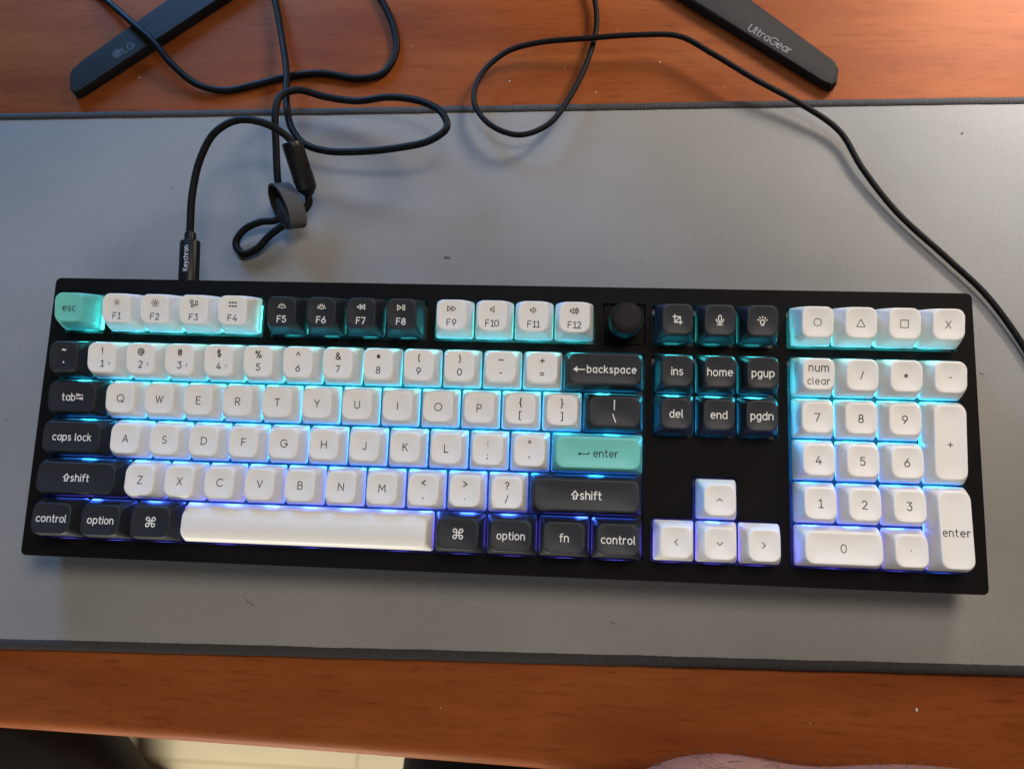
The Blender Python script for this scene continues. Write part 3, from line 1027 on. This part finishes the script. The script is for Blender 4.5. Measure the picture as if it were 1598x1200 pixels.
# ---- knob
bm = bmesh.new()
pts = rrect(0.5 * U, 0.5 * U, 0.8, 4, KX(14.5), KY(0.5))
loft(bm, [[(x * MM, y * MM, z * MM) for x, y in pts] for z in (ZP, ZC - 0.7)])
bmesh.ops.recalc_face_normals(bm, faces=bm.faces)
link('knob_base', bm, M['case'], kb)
bm = bmesh.new()
kc = Vector((KX(14.5) , KY(0.5), 0))
prof = [(7.6, ZC - 0.9), (7.6, 1.0), (7.0, 1.2), (7.0, 2.2), (7.7, 2.4), (7.75, 11.2), (7.5, 11.9), (7.0, 12.2), (4, 12.25), (0.4, 12.25)]
loft(bm, [[((kc.x + r_ * math.cos(2 * math.pi * k / 48)) * MM, (kc.y + r_ * math.sin(2 * math.pi * k / 48)) * MM, z * MM) for k in range(48)] for r_, z in prof])
bmesh.ops.recalc_face_normals(bm, faces=bm.faces)
link('volume_knob', bm, M['knob'], kb, True, ang=35)

# ================================================================== CABLES
def V(*p):
    return [Vector(q) for q in p]


uc = empty('keyboard_cable', (0, 0, 0))
ARC = [(-109.4, 139.0, 23.5), (-111.8, 147.8, 26.0), (-116.4, 152.1, 29.0), (-126.8, 156.2, 33.0), (-140.3, 157.0, 34.0), (-151.9, 150.1, 33.0), (-159.2, 136.1, 30.0), (-162.1, 117.3, 27.0), (-161.8, 101.9, 25.0), (-161.4, 94, 24.0)]
USB = [(-147.7, 270.2, 2.0), (-142.3, 254.3, 2.0), (-135.8, 231.3, 3.0), (-129.4, 207.6, 6.0), (-125.3, 184.0, 10.0), (-119.3, 165.9, 13.0), (-110.6, 155.5, 14.0), (-97.4, 150.7, 15.0), (-79.1, 149.2, 17.0), (-57.6, 149.8, 20.0), (-40.1, 152.3, 23.0), (-31.2, 159.3, 24.0), (-34.3, 168.8, 23.0), (-45.7, 177.4, 20.0), (-64.6, 183.2, 16.0), (-85.6, 184.2, 11.0), (-104.0, 187.0, 11.0), (-117.9, 189.0, 14.0), (-126.0, 183.3, 17.0), (-127.3, 172.6, 18.0), (-126.2, 153.4, 14.0), (-124.3, 134.4, 10.0), (-120.2, 120.2, 8.0), (-123.3, 113.3, 8.0), (-133.1, 112.1, 7.0), (-142.3, 108.1, 5.0), (-146.6, 101.4, 3.0), (-141.9, 95.4, 3.0), (-134.3, 97.7, 4.0), (-126.9, 104.8, 6.0), (-118.4, 110.7, 8.0), (-110.2, 116.5, 9.0), (-105.8, 122.5, 10.2), (-107.0, 129.0, 13.8)]
bm = bmesh.new()
tube(bm, catmull(ARC), 1.95)
tube(bm, catmull(USB), 1.95)
link('cord', bm, M['cable'], uc, True, ang=60)
# sleeve where the two plugs meet
bm = bmesh.new()
lathe_axis(bm, (-113.0, 149.3, 26.0), (-105.7, 126.2, 12.0), [(1.2, 3.6), (0.2, 4.2), (0.0, 4.9), (0.5, 5.3), (3, 5.5), (20, 5.6), (25.0, 5.3), (27.0, 3.6), (28.6, 2.1)])
bmesh.ops.recalc_face_normals(bm, faces=bm.faces)
link('adapter_sleeve', bm, M['gloss'], uc, True, ang=35)
# plug in the back of the keyboard
bm = bmesh.new()
p0, p1 = Vector((-161.5, 97.2, 24.0)), Vector((-158.2, 66.5, 24.0))
lathe_axis(bm, p0, p1, [(0, 2.6), (0.3, 2.9), (4.6, 3.0), (4.9, 3.0)], flat=0.95)
lathe_axis(bm, p0, p1, [(4.7, 4.6), (5.0, 5.1), (5.4, 5.2), (26.0, 5.25), (28.5, 5.2)], flat=0.78)
bmesh.ops.recalc_face_normals(bm, faces=bm.faces)
plug = link('plug', bm, M['gloss'], uc, True, ang=35)
bm = bmesh.new()
ax = (p1 - p0).normalized()
side = Vector((0, 0, 1)).cross(ax).normalized()   # to the right when looking along the plug from above


def on_plug(x, y, z):
    # x runs from the keyboard end towards the cord, y to the left edge; wrap on the elliptic body
    s = max(-4.6, min(4.6, y))
    hgt = 5.2 * 0.78 * math.sqrt(max(0, 1 - (s / 5.25)**2))
    return (p0 + ax * (15.6 - x) - side * s + Vector((0, 0, hgt + 0.06 + z))) * MM


st = [[(px * 2.35, (py - 0.45) * 2.35 ) for px, py in s] for s in text_strokes('Keychron', 0.26)]
ribbon(bm, st, on_plug, 0.36, 0, 0.04)
for f in bm.faces:
    if f.normal.z < 0:
        f.normal_flip()
link('lettering', bm, M['plug_print'], plug)
# hook and loop strap around the bundle
bm = bmesh.new()
cen = Vector((-116.8, 119.6, 12.0))
axd = Vector((-0.66, -0.40, 0.64)).normalized()
e1 = Vector((0.50, -0.86, 0.0))
e1 = (e1 - axd * e1.dot(axd)).normalized()
e2 = axd.cross(e1).normalized()
uvl = bm.loops.layers.uv.new('UVMap')
NS = 56
ring = []
for k in range(NS):
    a = 2 * math.pi * k / NS
    r1, r2 = 14.0, 8.6
    wv_ = 1 + 0.06 * math.sin(2 * a + 0.6)
    rowv = []
    for rr, ww in ((0, -5.0), (0, 5.0), (-1.3, 5.0), (-1.3, -5.0)):
        p = cen + e1 * ((r1 + rr) * wv_ * math.cos(a)) + e2 * ((r2 + rr) * wv_ * math.sin(a)) + axd * (ww + 0.9 * math.sin(a + 0.5))
        rowv.append(bm.verts.new(p * MM))
    ring.append(rowv)
for k in range(NS):
    a, b = ring[k], ring[(k + 1) % NS]
    for i in range(4):
        f = bm.faces.new((a[i], b[i], b[(i + 1) % 4], a[(i + 1) % 4]))
        f.material_index = 0 if i == 0 else 1
        for l, (uu, vv) in zip(f.loops, ((k, 0), (k + 1, 0), (k + 1, 1), (k, 1))):
            l[uvl].uv = (uu * 0.06, vv)
bmesh.ops.recalc_face_normals(bm, faces=bm.faces)
link('strap', bm, [M['strap'], M['rubber']], uc, True, ang=40, label='grey ribbed strap looped around the bundled cable')
bm = bmesh.new()
tube(bm, catmull([(-121, 124, 10), (-117.5, 115.5, 10), (-114, 109, 9.5)]), lambda t: 4.0 - 0.8 * abs(t - .5), 16)
link('strap_tail', bm, M['rubber'], uc, True, ang=40)
tag(uc, 'black keyboard cable tied with a grey strap and plugged into the back of the keyboard', 'cable')

bm = bmesh.new()
CORD = [(41.1, 274.9, 2.0), (46.2, 257.2, 2.0), (47.5, 239.0, 3.0), (42.8, 214.3, 5.0), (33.6, 190.3, 7.0), (21.7, 171.0, 9.0), (6.3, 164.1, 10.0), (-9.9, 170.9, 9.0), (-19.7, 186.2, 7.0), (-17.3, 204.8, 5.0), (-3.4, 219.9, 5.0), (12.9, 224.9, 6.0), (43.5, 226.6, 8.0), (72.0, 227.8, 9.0), (93.3, 226.8, 9.0), (110.7, 216.0, 9.0), (134.4, 199.0, 9.0), (158.3, 185.4, 7.0), (178.3, 170.3, 5.0), (189.0, 149.2, 4.0), (205.7, 123.9, 3.0), (229.2, 97.9, 3.0), (246.1, 78.4, 3.0), (261.9, 50.8, 2.5), (273.6, 20.4, 2.0), (292, -30, 1.6), (318, -78, 1.6), (372, -104, 1.6), (450, -70, 0.5), (560, 10, -1.4), (700, 40, -1.4), (842, 30, -1.4), (858, 24, -22), (860, 22, -120)]
tube(bm, catmull([(38, 330, -1.4), (39, 295, 0)] + CORD), 1.55)
tag(link('looped_cord', bm, M['cable'], None, True, ang=60), 'thin black cord looping once and running down past the right end of the keyboard', 'cord')
bm = bmesh.new()
MON = [(-300, 310, -1.2), (-272.3, 279.8, -1.0), (-252.2, 263.1, 0.0), (-228.5, 241.8, 5.6), (-211.2, 226.6, 6.3), (-200.0, 214.1, 4.0), (-184.2, 202.0, 1.0), (-167.5, 199.2, -1.0), (-148.9, 203.4, -1.1), (-130.4, 208.6, -1.1), (-111.6, 210.7, -1.1), (-88.6, 207.2, -1.1), (-74.7, 211.1, -1.1), (-68.6, 224.7, -1.1), (-70.6, 240.0, -1.1), (-77.6, 256.4, -1.1), (-86.6, 271.3, -1.1), (-100, 310, -1.1)]
tube(bm, catmull(MON), 2.0)
tag(link('monitor_cord', bm, M['cable'], None, True, ang=60), 'thick black cord bent in a wide curve over the left foot of the monitor', 'cord')

# ================================================================== MONITOR on its splayed feet
mon = empty('computer_monitor', (-0.035, 0.33, -0.003))
tag(mon, 'monitor on a charcoal stand with two splayed feet on the wood behind the mat', 'monitor')
MO = Vector((-35, 330, -3))


def foot(outline, name):
    """outline: top face polygon in mm (world), anticlockwise"""
    bm = bmesh.new()
    cx = sum(p[0] for p in outline) / len(outline)
    cy = sum(p[1] for p in outline) / len(outline)
    lo = []
    for z, s in ((-2.95, 0.2), (-2.5, 0.4), (2.2, 0.3), (3.1, 0.0), (3.5, -0.7)):
        lp = []
        for x, y in outline:
            d = Vector((x - cx, y - cy))
            d = d / d.length * s * 1.5
            lp.append(((x + d.x - MO.x) * MM, (y + d.y - MO.y) * MM, (z - MO.z) * MM))
        lo.append(lp)
    loft(bm, lo)
    bmesh.ops.recalc_face_normals(bm, faces=bm.faces)
    return link(name, bm, M['stand'], mon, True, ang=30)


lf = foot([(-258.6, 197.5), (-256.2, 195.0), (-253.3, 196.0), (-178.6, 257.5), (-140, 289), (-72, 345), (-85, 358), (-160, 298), (-209.4, 258.1), (-255.0, 216.0), (-260.0, 210.0), (-260.4, 205.3)], 'foot')
rf = foot([(101.0, 255.5), (173.2, 201.7), (176.6, 200.2), (179.4, 201.9), (180.8, 210.0), (179.0, 214.8), (134.9, 255.2), (45, 337), (5, 357), (-10, 343), (50, 294)], 'foot')
bm = bmesh.new()
loft(bm, [[((r_ * math.cos(2 * math.pi * k / 40) + 0) * MM, (8 + r_ * 0.8 * math.sin(2 * math.pi * k / 40)) * MM, z * MM) for k in range(40)] for r_, z in ((46, 0.1), (46, 12), (43, 15), (24, 22), (22, 200), (22, 330), (18, 332))])
bmesh.ops.recalc_face_normals(bm, faces=bm.faces)
link('neck', bm, M['stand'], mon, True, ang=30)
bm = bmesh.new()
box(bm, -0.305, 0.305, -0.045, -0.02, 0.175, 0.53)
bmesh.ops.bevel(bm, geom=bm.edges[:], offset=0.003, segments=2, affect='EDGES')
hs = link('screen_housing', bm, M['stand'], mon)
bm = bmesh.new()
box(bm, -0.299, 0.299, -0.0462, -0.0452, 0.19, 0.524)
link('screen', bm, M['screen'], hs)


def flat_text(txt, size, start, direction, width, parent, mtl, name, gap=0.24, ztop=3.6, centre=False):
    st = text_strokes(txt, gap)
    mn = min(p[0] for s in st for p in s)
    dv = Vector(direction).normalized()
    nv = Vector((-dv.y, dv.x))
    bm = bmesh.new()

    def tf(x, y, z):
        p = Vector(start) + dv * x + nv * y
        return Vector((p.x - MO.x, p.y - MO.y, ztop - MO.z + z)) * MM
    ribbon(bm, [[((px - (0 if centre else mn)) * size, py * size) for px, py in s] for s in st], tf, width, 0, 0.05)
    for f in bm.faces:
        if f.normal.z < 0:
            f.normal_flip()
    return link(name, bm, mtl, parent)


flat_text('LG', 4.2, (-229.2, 221.0), (0.77, 0.64), 0.75, lf, M['dimmark'], 'lettering')
flat_text('UltraGear', 4.6, (132.2, 235.0), (0.81, -0.585), 0.6, rf, M['mark'], 'lettering', 0.22)
bm = bmesh.new()
ec = Vector((-233.8, 220.6))
dv = Vector((0.77, 0.64)).normalized()
nv = Vector((-dv.y, dv.x))


def tfe(x, y, z):
    p = ec + dv * x + nv * y
    return Vector((p.x - MO.x, p.y - MO.y, 3.6 - MO.z + z)) * MM


arc = flatten([(0, 0, 2.6, 2.6, 75, 360), (0.9, 0)])
disc = [bm.verts.new(tfe(2.9 * math.cos(R(a_)), 2.9 * math.sin(R(a_)), 0.02)) for a_ in range(0, 360, 10)]
bm.faces.new(disc)
ribbon(bm, [flatten([(0, 0, 2.2, 2.2, 75, 360), (0.9, 0)]), [(-.1, 1.2), (-.1, -1.0), (.8, -1.0)], [(-1.1, 0.9), (-.95, 0.9)]], tfe, 0.42, 1, 0.05, 0.05)
for f in bm.faces:
    if f.normal.z < 0:
        f.normal_flip()
link('emblem', bm, [M['dimmark'], M['stand']], lf)

# ================================================================== PERSON seated at the desk (leg and lap at the front edge)
# a bare forearm lies along the front edge; the lap in dark shorts is below it
CH = [(296, -560, 235), (300, -470, 190), (306, -370, 135), (312, -285, 85), (308, -232, 52), (288, -208, 40), (240, -188, 33), (196, -179.5, 32), (165, -179, 32), (134, -182.5, 29.5), (99, -174.5, 33.5), (74, -183.5, 31), (57, -203, 22), (50, -226, 4)]
RD = [54, 52, 47, 43, 42, 42, 40, 38.5, 37, 35.5, 37.5, 33, 27, 25]
FG = [[(38, -236, -10), (30, -243, -30), (28, -246, -52)], [(48, -244, -14), (42, -252, -38), (40, -256, -62)], [(58, -248, -14), (55, -257, -38), (54, -261, -60)], [(68, -250, -12), (68, -258, -32), (68, -261, -48)], [(36, -222, 2), (24, -222, -12), (18, -222, -26)]]


def limb_mesh(name, chain, rad, branches, mtl):
    pts, rr = list(chain), [q * 1.22 for q in rad]
    ed = [(i, i + 1) for i in range(len(chain) - 1)]
    for b_ in branches:
        prev = len(chain) - 1
        for q in b_:
            pts.append(q)
            rr.append(8.5)
            ed.append((prev, len(pts) - 1))
            prev = len(pts) - 1
    me = bpy.data.meshes.new(name)
    me.from_pydata([tuple(Vector(p) * MM) for p in pts], ed, [])
    o = bpy.data.objects.new(name, me)
    S.collection.objects.link(o)
    o.modifiers.new('skin', 'SKIN')
    for i, r_ in enumerate(rr):
        me.skin_vertices[0].data[i].radius = (r_ * MM, r_ * MM)
        me.skin_vertices[0].data[i].use_root = (i == 0)
    sb = o.modifiers.new('smooth', 'SUBSURF')
    sb.levels = sb.render_levels = 3
    ev = o.evaluated_get(bpy.context.evaluated_depsgraph_get())
    nm = bpy.data.meshes.new_from_object(ev)
    bpy.data.objects.remove(o)
    nm.materials.clear()
    nm.materials.append(mtl)
    nm.shade_smooth()
    o2 = bpy.data.objects.new(name, nm)
    S.collection.objects.link(o2)
    return o2


leg = limb_mesh('person', CH, RD, FG, M['skin'])
tag(leg, 'bare hairy forearm of a person lying along the front edge of the desk', 'person')
bm = bmesh.new()
tri = [p for p in leg.data.polygons if p.center.z > 0.02 and 0.075 < p.center.x < 0.30 and p.center.y > -0.22]
random.seed(3)
for k in range(900):
    p = random.choice(tri)
    vs = [leg.data.vertices[i].co for i in p.vertices]
    ws = [random.random() for _ in vs]
    q = sum((v * w_ for v, w_ in zip(vs, ws)), Vector()) / sum(ws)
    if random.random() < (q.x - 0.13) / 0.12:
        continue
    nrm = p.normal
    tdir = Vector((random.uniform(-1, .5), random.uniform(-.7, .5), random.uniform(-.4, .4))).normalized()
    tdir = (tdir - nrm * tdir.dot(nrm)).normalized()
    ln = random.uniform(5, 11) * MM
    cv = nrm.cross(tdir) * random.uniform(-.4, .4)
    pts = [(q + nrm * 0.0002 + (tdir * t + cv * t * t) * ln + nrm * (0.0016 * math.sin(t * 2.4))) * 1000 for t in (0, .25, .5, .75, 1)]
    tube(bm, pts, lambda t: 0.085 - 0.05 * t, 4)
hr = link('body_hair', bm, M['hair'], leg, True)
bm = bmesh.new()
for sx in (-1, 1):
    tube(bm, catmull([(95 + sx * 50, -620, -225), (95 + sx * 75, -450, -215), (95 + sx * 95, -300, -215), (95 + sx * 98, -180, -228), (95 + sx * 98, -95, -262)], 14), lambda t: 92 - 26 * t, 24)
bmesh.ops.recalc_face_normals(bm, faces=bm.faces)
link('shorts', bm, M['shorts'], leg, True, ang=60)
bm = bmesh.new()
tube(bm, catmull([(290, -610, 250), (296, -560, 235), (300, -470, 190), (305, -395, 148)], 10), lambda t: 70 - 8 * t, 24)
bmesh.ops.recalc_face_normals(bm, faces=bm.faces)
link('sleeve', bm, M['shorts'], leg, True, ang=60)

# chair seen below the front left edge of the desk
ch = empty('chair', (-0.525, -0.41, -0.735))
bm = bmesh.new()
lo = []
for z, ins in ((0.405, 22), (0.41, 8), (0.425, 0), (0.455, 0), (0.470, 8), (0.475, 24), (0.476, 90)):
    lo.append([(x * MM, y * MM, z) for x, y in rrect(250 - ins, 230 - ins, 150 - ins * .6, 14)])
loft(bm, lo)
bmesh.ops.recalc_face_normals(bm, faces=bm.faces)
link('seat', bm, M['chair'], ch, True, ang=60)
bm = bmesh.new()
loft(bm, [[(r_ * math.cos(2 * math.pi * k / 32), r_ * math.sin(2 * math.pi * k / 32), z) for k in range(32)] for r_, z in ((0.06, 0.0), (0.06, 0.015), (0.03, 0.03), (0.025, 0.06), (0.025, 0.39), (0.06, 0.406))])
bmesh.ops.recalc_face_normals(bm, faces=bm.faces)
link('pedestal', bm, M['chair'], ch, True, ang=40)
tag(ch, 'dark rounded chair seat out of focus below the left front edge of the desk', 'chair')

# crumbs on the wood
bm = bmesh.new()
for x, y, s in ((197.6, -120, .9), (-1.5, 206.4, .6), (48, 199.3, .5), (84.2, 218.9, .6), (-221.7, 209.1, .55), (30, 215, .35), (120, 203, .35), (60, 240, .3), (-60, 230, .3), (150, -128, .3), (-20, -130, .3)):
    mtx = Matrix.Translation(Vector((x, y, -3 + s * .35)) * MM) @ Matrix.Rotation(random.uniform(0, 3), 4, 'Z') @ Matrix.Diagonal((s * MM * .7, s * MM * 1.1, s * MM * .45, 1))
    bmesh.ops.create_icosphere(bm, subdivisions=1, radius=1, matrix=mtx)
du = link('dust', bm, M['dust'])
du['kind'] = 'stuff'
du['label'] = 'pale crumbs of dust scattered on the wooden desk'

# lint and scuffs on the cloth
bm = bmesh.new()
random.seed(11)
for x, y, n_, ln in ((-30.6, 95.8, 3, 3.0), (-189.5, 136.1, 1, 2.2), (241.1, 38.5, 1, 2.2), (-258.9, 0.6, 1, 1.6), (-260.1, 41.2, 1, 1.2), (-117, -86, 1, 7), (60, -88, 1, 2.5)):
    for k in range(n_):
        a = random.uniform(-0.6, 0.6)
        px, py = x + random.uniform(-2, 2) * (n_ > 1), y + random.uniform(-.8, .8) * (n_ > 1)
        pts = [Vector((px + (t - .5) * ln * math.cos(a), py + (t - .5) * ln * math.sin(a) + 0.25 * ln * (t - .5)**2, 0.05)) for t in (0, .25, .5, .75, 1)]
        tube(bm, pts, 0.10 if ln < 5 else 0.08, 5)
li = link('lint', bm, M['hair'])
li['kind'] = 'stuff'
li['label'] = 'tiny dark fibres of lint lying on the grey mat'
